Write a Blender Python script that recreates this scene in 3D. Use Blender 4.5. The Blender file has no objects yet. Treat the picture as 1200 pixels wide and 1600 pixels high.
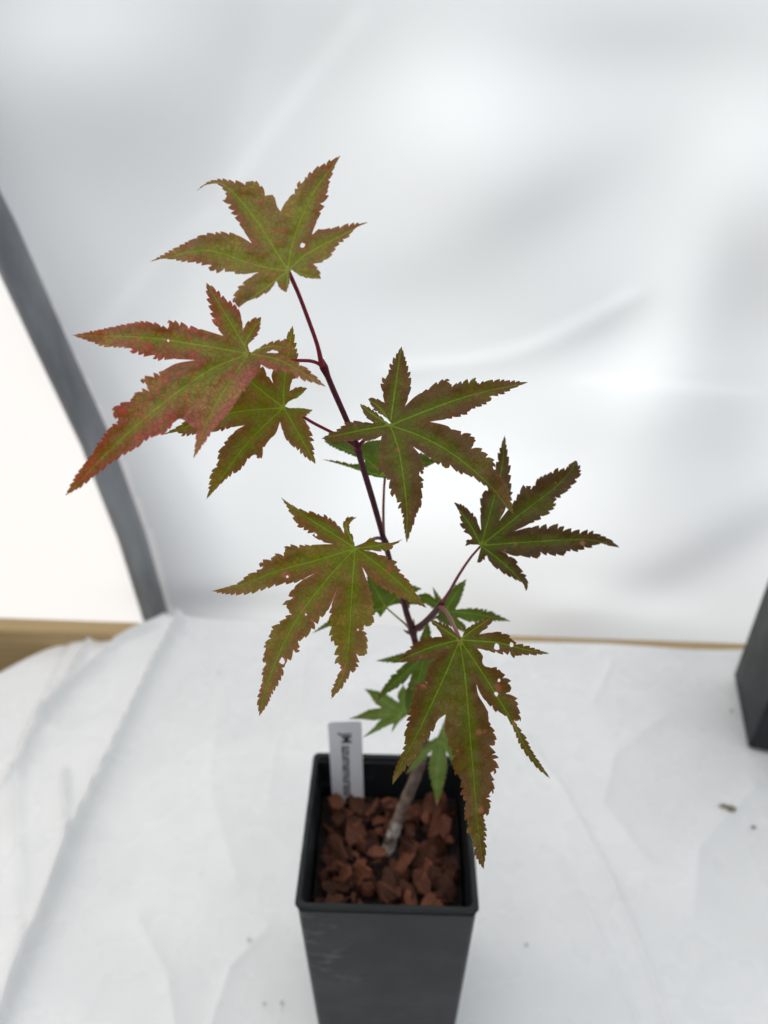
import bpy, bmesh, math, random
import numpy as np
from mathutils import Vector, Matrix, noise
from mathutils.geometry import delaunay_2d_cdt

random.seed(7)
S = bpy.context.scene
COL = S.collection
R = math.radians

# ------------------------------------------------------------------ camera
PITCH = R(35.0)
CAMZ = 0.568                     # height of the phone over the sheet
FPX = 1155.0                     # focal length in photo pixels (1200 x 1600)
cam = bpy.data.cameras.new('camera')
cam.sensor_fit = 'VERTICAL'
cam.sensor_height = 36
cam.lens = FPX / 1600 * 36
cam.clip_start = 0.01
cam.clip_end = 500
cam.dof.use_dof = True
cam.dof.focus_distance = 0.222
cam.dof.aperture_fstop = 10.0
camo = bpy.data.objects.new('camera', cam)
camo.location = (0, 0, CAMZ)
camo.rotation_euler = (math.pi / 2 - PITCH, 0, 0)
COL.objects.link(camo)
S.camera = camo

# ------------------------------------------------------------------ daylight
SUN_AZ, SUN_EL = R(-50), R(56)
SUN = Vector((math.sin(SUN_AZ) * math.cos(SUN_EL), math.cos(SUN_AZ) * math.cos(SUN_EL), math.sin(SUN_EL)))
w = bpy.data.worlds.new('World')
S.world = w
w.use_nodes = True
nt = w.node_tree
bg = nt.nodes['Background']
sky = nt.nodes.new('ShaderNodeTexSky')
sky.sky_type = 'NISHITA'
sky.sun_disc = False
sky.sun_elevation = SUN_EL
sky.sun_rotation = SUN_AZ
sky.dust_density = 4.0
sky.air_density = 1.0
sky.ozone_density = 0.6
nt.links.new(sky.outputs[0], bg.inputs[0])
bg.inputs[1].default_value = 0.13
sl = bpy.data.lights.new('sun', 'SUN')
sl.energy = 4.2
sl.angle = R(0.5)
sl.color = (1.0, 0.975, 0.94)
so = bpy.data.objects.new('sun', sl)
so.rotation_euler = SUN.to_track_quat('Z', 'Y').to_euler()
so.location = SUN * 5
COL.objects.link(so)
S.view_settings.view_transform = 'Standard'
S.view_settings.look = 'None'
S.view_settings.gamma = 1
S.view_settings.exposure = 0.12
S.cycles.max_bounces = 8
S.cycles.diffuse_bounces = 5
S.cycles.transmission_bounces = 6
S.cycles.use_denoising = True

cs, sn = math.cos(PITCH), math.sin(PITCH)


def P3(px, py, d):
    """place of a thing seen at photo pixel px,py when it stands d metres away along the view axis"""
    X = (px - 600) / FPX * d
    v = (py - 800) / FPX
    return Vector((X, d * (cs - sn * v), CAMZ - d * (sn + cs * v)))


def on_z(px, py, z):
    v = (py - 800) / FPX
    d = (CAMZ - z) / (sn + cs * v)
    return P3(px, py, d)


# ------------------------------------------------------------------ helpers
def link(name, me, mat=None, parent=None, smooth=True):
    o = bpy.data.objects.new(name, me)
    COL.objects.link(o)
    if mat is not None:
        me.materials.append(mat)
    if smooth:
        me.polygons.foreach_set('use_smooth', [True] * len(me.polygons))
    if parent is not None:
        o.parent = parent
        o.matrix_parent_inverse = Matrix.Translation(-Vector(parent.location)) if parent.rotation_euler.z == 0 else Matrix()
    return o


def from_py(name, vs, fs):
    me = bpy.data.meshes.new(name)
    me.from_pydata([tuple(v) for v in vs], [], fs)
    me.update()
    return me


def empty(name, loc):
    o = bpy.data.objects.new(name, None)
    o.empty_display_size = 0.02
    o.location = loc
    COL.objects.link(o)
    return o


def tag(o, label=None, cat=None, group=None, kind=None):
    if label: o['label'] = label
    if cat: o['category'] = cat
    if group: o['group'] = group
    if kind: o['kind'] = kind
    return o


class NT:
    def __init__(self, name):
        self.m = bpy.data.materials.new(name)
        self.m.use_nodes = True
        self.t = self.m.node_tree
        self.b = self.t.nodes['Principled BSDF']
        self.out = self.t.nodes['Material Output']

    def n(self, typ, **kw):
        nd = self.t.nodes.new(typ)
        for k, v in kw.items():
            setattr(nd, k, v)
        return nd

    def l(self, a, b):
        self.t.links.new(a, b)

    def val(self, x, sock):
        if isinstance(x, (int, float)):
            sock.default_value = x
        elif isinstance(x, tuple):
            sock.default_value = x if len(x) == 4 else (*x, 1)
        else:
            self.l(x, sock)

    def math(self, op, a, b=0.0, c=0.0, clamp=False):
        nd = self.n('ShaderNodeMath', operation=op, use_clamp=clamp)
        self.val(a, nd.inputs[0]); self.val(b, nd.inputs[1]); self.val(c, nd.inputs[2])
        return nd.outputs[0]

    def mix(self, f, a, b):
        nd = self.n('ShaderNodeMix', data_type='RGBA')
        self.val(f, nd.inputs[0]); self.val(a, nd.inputs[6]); self.val(b, nd.inputs[7])
        return nd.outputs[2]

    def ramp(self, x, lo, hi, a=0.0, b=1.0):
        nd = self.n('ShaderNodeMapRange', interpolation_type='SMOOTHSTEP')
        self.val(x, nd.inputs[0])
        nd.inputs[1].default_value = lo; nd.inputs[2].default_value = hi
        nd.inputs[3].default_value = a; nd.inputs[4].default_value = b
        return nd.outputs[0]

    def noise(self, scale, detail=3, rough=0.5, vec=None, dist=0.0):
        nd = self.n('ShaderNodeTexNoise')
        nd.inputs['Scale'].default_value = scale
        nd.inputs['Detail'].default_value = detail
        nd.inputs['Roughness'].default_value = rough
        nd.inputs['Distortion'].default_value = dist
        if vec is not None: self.l(vec, nd.inputs['Vector'])
        return nd.outputs[0]

    def coord(self, scale=None):
        tc = self.n('ShaderNodeTexCoord')
        if scale is None: return tc.outputs['Object']
        mp = self.n('ShaderNodeMapping')
        mp.inputs['Scale'].default_value = scale
        self.l(tc.outputs['Object'], mp.inputs[0])
        return mp.outputs[0]

    def attr(self, name):
        return self.n('ShaderNodeAttribute', attribute_name=name).outputs['Fac']

    def bump(self, h, dist, strength=1.0):
        nd = self.n('ShaderNodeBump')
        nd.inputs['Distance'].default_value = dist
        nd.inputs['Strength'].default_value = strength
        self.l(h, nd.inputs['Height'])
        self.l(nd.outputs[0], self.b.inputs['Normal'])

    def base(self, c): self.val(c, self.b.inputs['Base Color'])
    def rough(self, r): self.val(r, self.b.inputs['Roughness'])


def simple(name, c, r=0.5, scale=60, var=0.25, bump=0.0, metal=0.0):
    m = NT(name)
    nz = m.noise(scale, 4, 0.6, m.coord())
    m.base(m.mix(m.ramp(nz, 0.3, 0.7), tuple(x * (1 - var) for x in c), tuple(min(1, x * (1 + var)) for x in c)))
    m.rough(r)
    m.b.inputs['Metallic'].default_value = metal
    if bump: m.bump(nz, bump)
    return m.m


def catmull(pts, step):
    """smooth dense polyline through pts (any dimension)"""
    pts = [np.array(p, float) for p in pts]
    if len(pts) == 2:
        n = max(1, int(np.linalg.norm(pts[1] - pts[0]) / step))
        return [pts[0] + (pts[1] - pts[0]) * i / n for i in range(n + 1)]
    e = [2 * pts[0] - pts[1]] + pts + [2 * pts[-1] - pts[-2]]
    out = []
    for i in range(1, len(e) - 2):
        p0, p1, p2, p3 = e[i - 1], e[i], e[i + 1], e[i + 2]
        n = max(1, int(np.linalg.norm(p2 - p1) / step))
        for k in range(n):
            t = k / n
            out.append(0.5 * ((2 * p1) + (-p0 + p2) * t + (2 * p0 - 5 * p1 + 4 * p2 - p3) * t * t + (-p0 + 3 * p1 - 3 * p2 + p3) * t ** 3))
    out.append(pts[-1])
    return out


def tube(name, pts, radii, mat, parent=None, seg=10, cap=True, wob=0.0):
    """tube along 3-D points; radii per control point"""
    ctl = [np.array([*p, r]) for p, r in zip(pts, radii)]
    L = sum((Vector(pts[i + 1]) - Vector(pts[i])).length for i in range(len(pts) - 1))
    d = catmull(ctl, L / 60)
    vs, fs = [], []
    up = Vector((0.31, 0.2, 0.93))
    n = len(d)
    for i, q in enumerate(d):
        a = Vector(d[max(0, i - 1)][:3]); b = Vector(d[min(n - 1, i + 1)][:3])
        t = (b - a).normalized()
        s = t.cross(up).normalized()
        up = s.cross(t).normalized()
        for k in range(seg):
            an = 2 * math.pi * k / seg
            r = q[3]
            if wob:
                r *= 1 + wob * (noise.noise(Vector((*q[:3],)) * 220 + Vector((k, 0, 0)) * 0.7))
            vs.append(Vector(q[:3]) + (s * math.cos(an) + up * math.sin(an)) * r)
    for i in range(n - 1):
        for k in range(seg):
            k2 = (k + 1) % seg
            fs.append((i * seg + k, i * seg + k2, (i + 1) * seg + k2, (i + 1) * seg + k))
    if cap:
        fs.append(tuple(range(seg))[::-1]); fs.append(tuple((n - 1) * seg + k for k in range(seg)))
    return link(name, from_py(name, vs, fs), mat, parent)


# ------------------------------------------------------------------ materials of the setting
# translucent polythene film
FM = NT('greenhouse_film')
tr = FM.n('ShaderNodeBsdfTranslucent')
tr.inputs[0].default_value = (0.80, 0.845, 0.86, 1)
gl = FM.n('ShaderNodeBsdfGlossy')
gl.inputs['Roughness'].default_value = 0.35
gl.inputs['Color'].default_value = (0.9, 0.9, 0.9, 1)
df = FM.n('ShaderNodeBsdfDiffuse')
df.inputs[0].default_value = (0.8, 0.82, 0.82, 1)
ms = FM.n('ShaderNodeMixShader'); ms.inputs[0].default_value = 0.2
FM.l(tr.outputs[0], ms.inputs[1]); FM.l(df.outputs[0], ms.inputs[2])
fr = FM.n('ShaderNodeFresnel'); fr.inputs[0].default_value = 1.35
m2 = FM.n('ShaderNodeMixShader')
FM.l(fr.outputs[0], m2.inputs[0]); FM.l(ms.outputs[0], m2.inputs[1]); FM.l(gl.outputs[0], m2.inputs[2])
FM.l(m2.outputs[0], FM.out.inputs[0])
M_film = FM.m
# same film beyond the hoop: the brighter light there is put into its colour
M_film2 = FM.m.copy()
M_film2.name = 'brightened_film'
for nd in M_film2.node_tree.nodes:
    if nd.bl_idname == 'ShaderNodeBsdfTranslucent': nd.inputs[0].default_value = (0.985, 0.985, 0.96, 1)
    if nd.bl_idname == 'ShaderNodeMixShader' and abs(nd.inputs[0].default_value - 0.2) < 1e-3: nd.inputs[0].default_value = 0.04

# white polythene sheet on the bench
SM = NT('white_sheet')
c1 = SM.noise(9, 4, 0.55, SM.coord())
sm_col = SM.mix(SM.ramp(c1, 0.35, 0.7), (0.82, 0.825, 0.82), (0.89, 0.892, 0.885))
# faint water marks and dust spots
wn = SM.noise(46, 3, 0.6, SM.coord())
sm_col = SM.mix(SM.ramp(wn, 0.68, 0.80, 0, 0.30), sm_col, (0.55, 0.53, 0.45))
SM.base(sm_col)
SM.rough(SM.ramp(SM.noise(20, 3, 0.5, SM.coord()), 0.3, 0.7, 0.20, 0.36))
SM.bump(SM.math('ADD', SM.noise(9, 2, 0.4, SM.coord(), 0.4), SM.math('MULTIPLY', SM.noise(30, 2, 0.4, SM.coord((1, 0.3, 1))), 0.12)), 0.0045, 0.7)
ts = SM.n('ShaderNodeBsdfTranslucent'); ts.inputs[0].default_value = (0.9, 0.91, 0.9, 1)
mxs = SM.n('ShaderNodeMixShader'); mxs.inputs[0].default_value = 0.14
SM.l(SM.b.outputs[0], mxs.inputs[1]); SM.l(ts.outputs[0], mxs.inputs[2]); SM.l(mxs.outputs[0], SM.out.inputs[0])
M_sheet = SM.m

M_ground = simple('soil_floor', (0.10, 0.085, 0.06), 0.9, 30, 0.4, 0.01)
# galvanised pipe
GM = NT('galvanised_steel')
g1 = GM.noise(26, 4, 0.6, GM.coord((1, 1, 0.25)))
GM.base(GM.mix(GM.ramp(g1, 0.3, 0.7), (0.17, 0.18, 0.19), (0.29, 0.305, 0.32)))
GM.rough(0.5); GM.b.inputs['Metallic'].default_value = 0.55
M_pipe = GM.m
# softwood board
WM = NT('softwood')
wv = WM.n('ShaderNodeTexWave', wave_type='BANDS', bands_direction='Z')
WM.l(WM.coord((0.6, 9, 9)), wv.inputs[0])
wv.inputs['Scale'].default_value = 3; wv.inputs['Distortion'].default_value = 7; wv.inputs['Detail'].default_value = 3
WM.base(WM.mix(wv.outputs[1], (0.34, 0.235, 0.11), (0.41, 0.285, 0.135)))
WM.rough(0.6)
M_wood = WM.m

# ------------------------------------------------------------------ ground
gs = 60
me = from_py('ground', [(-gs, -gs, -0.56), (gs, -gs, -0.56), (gs, gs, -0.56), (-gs, gs, -0.56)], [(0, 1, 2, 3)])
tag(link('ground', me, M_ground, smooth=False), 'bare soil ground under the bench', kind='structure')

# ------------------------------------------------------------------ greenhouse film (billowing sheet)
YW = 0.672
gx, gz = SUN.x, SUN.z
gn = math.hypot(gx, gz)
GDIR = (-gx / gn, -gz / gn)          # moving this way, a rise of the film turns it to the sun
# soft bulges: photo px, py, radius x, radius y, rotation deg, turn towards (+) or away (-) from the sun
BUL = [
    (90, 40, 190, 110, 0, .34), (720, 170, 150, 120, 20, .34), (1190, 230, 120, 110, -30, .22),
    (850, 830, 230, 150, 0, .55), (640, 760, 160, 120, 0, .30), (960, 600, 170, 60, -8, .26),
    (1030, 520, 60, 220, 20, .22), (970, 945, 120, 35, 6, .40), (330, 720, 120, 110, 0, .10),
    (1170, 440, 90, 120, 0, -.24), (1110, 860, 260, 40, -28, -.30), (850, 320, 170, 60, -28, -.20),
    (960, 500, 90, 40, -25, -.14), (640, 440, 150, 60, 0, -.12), (250, 230, 260, 120, 0, -.12),
    (480, 60, 200, 110, 0, -.20), (1000, 60, 200, 60, 0, -.18), (170, 470, 120, 130, 0, -.10),
    (350, 935, 130, 22, 0, -.28), (440, 620, 160, 60, 0, -.10), (1150, 650, 80, 120, 0, -.12),
]
LINES = [((360, 290), (470, 140), (575, 10), 7, .20), ((600, 575), (800, 545), (990, 455), 8, .20),
         ((900, 592), (1040, 602), (1180, 612), 6, .16), ((150, 520), (250, 400), (330, 330), 7, .12),
         ((610, 590), (830, 562), (1010, 470), 12, -.10)]


AMP = 0.52


def bfield(x, z, hh=0.0):
    """x,z: arrays on the film; value of the wanted slope"""
    dz = CAMZ - z
    # to photo pixels
    yy = YW + hh
    dep = yy * cs + dz * sn
    vv = (-yy * sn + dz * cs) / dep
    px = 600 + x / dep * FPX
    py = 800 + vv * FPX
    b = np.zeros_like(x)
    for (cx, cy, rx, ry, ro, a) in BUL:
        c, s = math.cos(R(ro)), math.sin(R(ro))
        u = (px - cx) * c + (py - cy) * s
        v = -(px - cx) * s + (py - cy) * c
        b += a * np.exp(-((u / rx) ** 2 + (v / ry) ** 2))
    for (p0, p1, p2, wd, a) in LINES:
        pts = catmull([p0, p1, p2], 3)
        d = np.full_like(x, 1e9)
        for q in pts:
            d = np.minimum(d, (px - q[0]) ** 2 + (py - q[1]) ** 2)
        b += a * np.exp(-d / (wd * wd))
    # beyond the hoop the film turns into the sun
    edge = np.interp(py, [-300, 180, 355, 545, 690, 835, 955, 1100], [-270, -95, -3, 83, 150, 205, 241, 270]) + 4
    b = b * AMP + 0.45 / (1 + np.exp((px - edge) / 9))
    return b


xs = np.concatenate([np.linspace(-2.4, -0.95, 12), np.arange(-0.9, 0.9, 0.006), np.linspace(0.95, 2.4, 12)])
ss = np.concatenate([np.linspace(-0.56, -0.12, 16), np.arange(-0.10, 0.80, 0.005), np.linspace(0.84, 4.9, 40)])
RAD = 1.05


def prof(s):
    if s < 0.62: return YW, s, 0.0, 1.0
    a = (s - 0.62) / RAD
    if a < math.pi: return YW - RAD + RAD * math.cos(a), 0.62 + RAD * math.sin(a), math.sin(a), math.cos(a)
    return YW - 2 * RAD, 0.62 - (s - 0.62 - math.pi * RAD), 0.0, -1.0


Xg, Sg = np.meshgrid(xs, ss)


def bil(gx0, gz0, st, A_, x, z):
    i = np.clip((x - gx0) / st, 0, A_.shape[1] - 1.001); j = np.clip((z - gz0) / st, 0, A_.shape[0] - 1.001)
    i0 = i.astype(int); j0 = j.astype(int); a = i - i0; b = j - j0
    return (A_[j0, i0] * (1 - a) + A_[j0, i0 + 1] * a) * (1 - b) + (A_[j0 + 1, i0] * (1 - a) + A_[j0 + 1, i0 + 1] * a) * b


ST = 0.005
RX = np.arange(-1.3, 1.3, ST); RZ = np.arange(-0.7, 1.5, ST)
GX, GZ = np.meshgrid(RX, RZ)
HG = np.zeros_like(GX)
for it in range(3):
    BG = bfield(GX, GZ, HG) * np.clip((GX + 1.3) / 0.3, 0, 1)
    HG = np.zeros_like(GX)
    for k in range(90):
        t = (k + 0.5) * ST
        HG += bil(RX[0], RZ[0], ST, BG, GX - GDIR[0] * t, GZ - GDIR[1] * t) * math.exp(-t / 0.20) * ST / gn
    HG -= np.median(HG[(RZ > 0) & (RZ < 0.6)][:, (RX > -.3) & (RX < .6)])
H = bil(RX[0], RZ[0], ST, HG, Xg, Sg) * np.clip((Sg + 0.56) / 0.25, 0, 1) * np.clip((1.4 - Sg) / 0.4, 0, 1)
H = np.maximum(H, -0.008)
vs, fs = [], []
for j, s in enumerate(ss):
    y, z, ny, nz_ = prof(s)
    for i, x in enumerate(xs):
        h = H[j, i]
        # outward normal of the profile
        a = 0 if s < 0.62 else min((s - 0.62) / RAD, math.pi)
        vs.append((x, y + h * math.cos(a), z + h * math.sin(a)))
nx = len(xs)
for j in range(len(ss) - 1):
    for i in range(nx - 1):
        fs.append((j * nx + i, j * nx + i + 1, (j + 1) * nx + i + 1, (j + 1) * nx + i))
film = link('greenhouse_film', from_py('greenhouse_film', vs, fs), M_film)
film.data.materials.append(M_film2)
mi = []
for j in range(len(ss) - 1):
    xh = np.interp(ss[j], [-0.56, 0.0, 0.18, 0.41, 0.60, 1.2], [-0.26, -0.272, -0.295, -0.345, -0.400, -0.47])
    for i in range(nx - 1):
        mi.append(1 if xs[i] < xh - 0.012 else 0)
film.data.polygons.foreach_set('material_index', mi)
tag(film, 'translucent white polythene film stretched over the greenhouse behind the maple', 'plastic film')
# the two ends of the tunnel
for sx in (-2.4, 2.4):
    prof_v = [(sx, prof(s)[0], prof(s)[1]) for s in np.linspace(-0.56, 4.9, 60)]
    me = from_py('end_wall', prof_v, [tuple(range(60))])
    o = link('end_film', me, M_film, film, smooth=False)

# ------------------------------------------------------------------ hoop pipe
pp = [(-0.255, 0.648, -0.56), (-0.260, 0.647, -0.25)]
img = [(241, 955, .869), (205, 835, .804), (150, 690, .738), (83, 545, .682), (-3, 355, .620), (-95, 180, .572)]
pp += [tuple(P3(*q)) for q in img]
l0 = Vector(pp[-1])
for a_, dx in ((0.08, -.022), (0.3, -.055), (0.8, -.10), (1.57, -.12), (2.4, -.12), (3.14, -.12)):
    pp.append((l0.x + dx, (l0.y - 1.02) + 1.02 * math.cos(a_), 0.62 + 1.02 * math.sin(a_)))
pp.append((l0.x - 0.12, l0.y - 2.04, -0.56))
hoop = tube('greenhouse_hoop', pp, [0.0150] * len(pp), M_pipe, seg=28)
tag(hoop, 'grey galvanised steel hoop pipe rising behind the left leaves', 'pipe')

# ------------------------------------------------------------------ base board
BL = on_z(0, 985, -0.006); BR = on_z(1160, 1026, -0.006)
u = (BR - BL); u.z = 0; u.normalize()
n_ = Vector((-u.y, u.x, 0))
A = BL - u * 1.2; B = BR + u * 1.2
th = 0.021
board = empty('base_boards', (A + B) / 2 + Vector((0, 0, -0.56)))
for zt, zb in ((-0.006, -0.190), (-0.193, -0.375), (-0.378, -0.56)):
    bm = bmesh.new()
    bmesh.ops.create_cube(bm, size=1)
    for v in bm.verts:
        p = (A if v.co.x < 0 else B) + n_ * (th if v.co.y > 0 else 0)
        v.co = Vector((p.x, p.y, zt if v.co.z > 0 else zb))
    bmesh.ops.bevel(bm, geom=bm.edges[:], offset=0.0015, segments=2, affect='EDGES')
    me = bpy.data.meshes.new('plank'); bm.to_mesh(me); bm.free()
    link('plank', me, M_wood, board, smooth=False)
tag(board, 'pale softwood boards running behind the white sheet at the foot of the film', 'board')

# ------------------------------------------------------------------ bench sheet
EX = on_z(15, 1190, 0).x          # left edge of the bench
YF = on_z(600, 992, 0).y


def yfar(x):
    """far edge of the bench, just short of the board"""
    t = (x - BL.x) / (BR.x - BL.x)
    over = min(max((t - 0.60) / 0.10, 0), 1)      # left of here the sheet laps over the board, right of it it stops short
    return BL.y + (BR.y - BL.y) * t + 0.0225 * (1 - over) + 0.006 * over


def ridge(px_pts, h, wd):
    pts = [on_z(a, b, 0) for a, b in px_pts]
    return ([np.array((p.x, p.y)) for p in pts], h, wd)


RID = [ridge([(283, 972), (240, 1050), (195, 1140), (118, 1310), (60, 1460), (0, 1610), (-60, 1760)], .0190, .0058),
       ridge([(262, 974), (180, 1000), (95, 1073), (55, 1120), (15, 1192)], .0180, .0062),
       ridge([(140, 975), (100, 1040), (62, 1110)], .011, .006),
       ridge([(98, 1200), (108, 1270), (116, 1315)], .009, .005),
       ridge([(20, 1200), (30, 1330), (50, 1480)], .007, .009),
       ridge([(820, 1150), (880, 1240), (950, 1370), (1010, 1500), (1060, 1640)], .0034, .0045),
       ridge([(870, 1340), (930, 1450), (990, 1570), (1020, 1640)], .0026, .0045),
       ridge([(955, 1040), (940, 1070), (925, 1100)], .002, .0035),
       ridge([(340, 1100), (330, 1240), (370, 1370)], .003, .014),
       ridge([(215, 1440), (260, 1520), (280, 1640)], .003, .009),
       ridge([(1040, 1120), (960, 1180), (940, 1260), (1010, 1350)], .003, .015),
       ridge([(640, 1040), (700, 1060), (790, 1050), (900, 1080)], .0015, .006),
       ridge([(480, 1010), (470, 1090), (430, 1170), (420, 1260)], .0016, .007),
       ridge([(330, 1600), (360, 1510), (420, 1450)], .0018, .006),
       ridge([(150, 1000), (240, 985), (300, 975)], .004, .006),
       ridge([(60, 1120), (110, 1130), (170, 1105)], .003, .006),
       ridge([(1200, 1480), (1100, 1500), (1050, 1580)], .002, .010),
       ridge([(1180, 1230), (1090, 1330), (1080, 1430)], .003, .013)]


def hs(X, Y):
    h = np.zeros_like(X)
    for pts, a, wd in RID:
        d = np.full_like(X, 1e9)
        for p, q in zip(pts[:-1], pts[1:]):
            e = q - p
            t = np.clip(((X - p[0]) * e[0] + (Y - p[1]) * e[1]) / (e @ e), 0, 1)
            d = np.minimum(d, np.hypot(X - p[0] - e[0] * t, Y - p[1] - e[1] * t))
        h += a * (0.75 * np.exp(-d / (wd * 0.6)) + 0.25 / (1 + (d / (wd * 1.6)) ** 2))
    return h


us = np.concatenate([np.arange(-0.60, 0.62, 0.0020), np.linspace(0.64, 1.5, 16)])
vs_ = np.arange(-0.22, 0.66, 0.0020)
U, V = np.meshgrid(us, vs_)
# gentle random waves
Wv = np.zeros_like(U)
rg = np.random.RandomState(3)
for k in range(26):
    an = rg.uniform(0, math.pi); f = rg.uniform(14, 60); ph = rg.uniform(0, 6.28)
    Wv += np.sin((U * math.cos(an) + V * math.sin(an)) * f + ph + 0.8 * np.sin(U * 9 + k)) * 0.010 / f
# the sheet sags away on the left of the long fold
fl = np.interp(V, [q[1] for q in RID[0][0][::-1]], [q[0] for q in RID[0][0][::-1]])
HH = hs(U, V) + Wv * 1.4 - 0.22 * np.clip(fl - U, 0, 0.09)
rl = 0.022
YF = np.vectorize(yfar)(U)
YF -= np.where(U > -0.30, 0, np.clip((-0.30 - U) / 0.06, 0, 9) ** 1.6 * 0.020)
X, Y, Z = U.copy(), V.copy(), HH.copy()
e = EX - 0.022
a = (e + rl - U) / rl
fal = 0.6 + 0.25 * np.sin(V * 21 + 1) + 0.3 * np.sin(V * 47)
ac = np.clip(a, 0, 0.75)
Xb = e + rl - rl * np.sin(ac)
kk = np.maximum(a - 0.75, 0) * rl
X = np.where(a > 0, Xb - kk * (1.0 + 0.1 * fal) + 0.004 * np.sin(V * 60) * np.clip(kk / 0.02, 0, 1), U)
Z = np.where(a > 0, HH - rl * (1 - np.cos(ac)) - kk * 0.16, HH)
k2 = np.maximum(V - YF, 0)
Y = np.where(k2 > 0, YF + 0.004 * np.tanh(k2 / 0.004), V)
Z = Z - k2 * 0.95
pv = np.stack([X.ravel(), Y.ravel(), Z.ravel()], 1)
W_ = U.shape[1]
jj, ii = np.meshgrid(np.arange(U.shape[0] - 1), np.arange(W_ - 1), indexing='ij')
b0 = (jj * W_ + ii).ravel()
fs = np.stack([b0, b0 + 1, b0 + W_ + 1, b0 + W_], 1).tolist()
sheet = link('plastic_sheet', from_py('plastic_sheet', pv, fs), M_sheet)
tag(sheet, 'creased white polythene sheet covering the bench under the pots', 'plastic sheet')
# bench top that carries the sheet
bm = bmesh.new()
bmesh.ops.create_cube(bm, size=1)
for v in bm.verts:
    x = EX + 0.11 if v.co.x < 0 else 1.45
    y = -0.29 if v.co.y < 0 else BL.y - 0.07
    v.co = Vector((x, y, -0.010 if v.co.z > 0 else -0.03))
for x in (EX + 0.15, 1.40):
    for y in (-0.25, 0.42):
        r = bmesh.ops.create_cube(bm, size=1)
        for v in r['verts']:
            v.co = Vector((x + v.co.x * 0.04, y + v.co.y * 0.04, -0.031 if v.co.z > 0 else -0.56))
me = bpy.data.meshes.new('bench'); bm.to_mesh(me); bm.free()
tag(link('bench', me, M_wood, smooth=False), 'low wooden bench hidden under the white sheet', 'bench')

# ------------------------------------------------------------------ pots
PM = NT('black_plastic')
pn = PM.noise(40, 4, 0.6, PM.coord())
sc = PM.noise(34, 5, 0.7, PM.coord((1, 1, 1.8)), 1.5)
xs_ = PM.n('ShaderNodeSeparateXYZ'); PM.l(PM.coord(), xs_.inputs[0])
side = PM.math('MULTIPLY', PM.ramp(xs_.outputs[0], -0.005, -0.025), PM.ramp(xs_.outputs[2], 0.10, 0.13), clamp=True)
scf = PM.math('MULTIPLY', PM.ramp(sc, 0.52, 0.72, 0, 1), PM.math('MAXIMUM', side, PM.ramp(PM.noise(14, 1, .5, PM.coord()), 0.56, 0.72, 0, 0.5)), clamp=True)
pb = PM.mix(PM.ramp(pn, 0.3, 0.7), (0.009, 0.011, 0.012), (0.014, 0.017, 0.018))
PM.base(PM.mix(PM.math('MULTIPLY', scf, 0.75), pb, (0.11, 0.12, 0.12)))
PM.rough(PM.ramp(pn, 0.3, 0.7, 0.44, 0.54))
PM.b.inputs['Specular IOR Level'].default_value = 0.26
PM.bump(PM.noise(300, 2, .5, PM.coord()), 0.0002, 0.5)
M_pot = PM.m


def rsq(hw, r, z, n=6):
    out = []
    for q, (sx, sy) in enumerate(((1, 1), (-1, 1), (-1, -1), (1, -1))):
        for k in range(n + 1):
            a = math.pi / 2 * (q + k / n)
            out.append((sx * (hw - r) + r * math.cos(a), sy * (hw - r) + r * math.sin(a), z))
    return out


def loft(loops, closed=False, bottom=False):
    vs, fs = [], []
    n = len(loops[0])
    for l in loops: vs += l
    m = len(loops)
    for j in range(m if closed else m - 1):
        for i in range(n):
            a, b = j * n + i, j * n + (i + 1) % n
            c, d = ((j + 1) % m) * n + (i + 1) % n, ((j + 1) % m) * n + i
            fs.append((a, b, c, d))
    if bottom: fs.append(tuple(range(n))[::-1])
    return vs, fs


def make_pot(loc, rz, htop=0.2, wt=0.045, wb=0.0408, label=''):
    t = empty('plant_pot', loc)
    t.rotation_euler = (0, 0, rz)
    loops = []
    for k in range(13):
        f = k / 12
        loops.append(rsq(wb + (wt - 0.0008 - wb) * f, 0.003, 0.001 + (htop - 0.007) * f))
    inner = []
    for k in range(13):
        f = 1 - k / 12
        inner.append(rsq(wb + (wt - 0.0008 - wb) * f - 0.0016, 0.0022, 0.003 + (htop - 0.009) * f))
    vs, fs = loft(loops + inner, bottom=True)
    fs.append(tuple(range(len(vs) - len(inner[0]), len(vs))))
    body = link('pot_body', from_py('pot_body', vs, fs), M_pot)
    body.parent = t
    z0 = htop - 0.0026
    prf = [(wt - 0.0011, z0), (wt - 0.0002, z0 + 0.0006), (wt + 0.0002, htop - 0.0012), (wt - 0.0003, htop), (wt - 0.0022, htop),
           (wt - 0.0029, htop - 0.0008), (wt - 0.0029, z0 - 0.001), (wt - 0.0024, z0 - 0.0014)]
    vs, fs = loft([rsq(a, 0.0032, z) for a, z in prf], closed=True)
    rim = link('pot_rim', from_py('pot_rim', vs, fs), M_pot)
    rim.parent = t
    tag(t, label, 'pot', 'square black nursery pots on the white sheet')
    for o in (body, rim):
        md = o.modifiers.new('edges', 'EDGE_SPLIT'); md.split_angle = R(50)
    return t


PC = Vector((0.0025, 0.2285, 0.0035))
main_pot = make_pot(PC, R(-1.6), label='square black plastic pot in front, filled with bark, holding the maple')
c0 = on_z(1180, 1170, 0.0); c1_ = on_z(1156, 1052, 0.0)
ang = math.atan2(c1_.y - c0.y, c1_.x - c0.x) - math.pi / 2
off = Matrix.Rotation(ang, 3, 'Z') @ Vector((0.039, 0.043, 0))
make_pot(Vector((c0.x, c0.y, 0.0035)) + off, ang, wt=0.050, wb=0.0465, label='black plastic pot cut off by the right edge of the picture')

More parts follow.
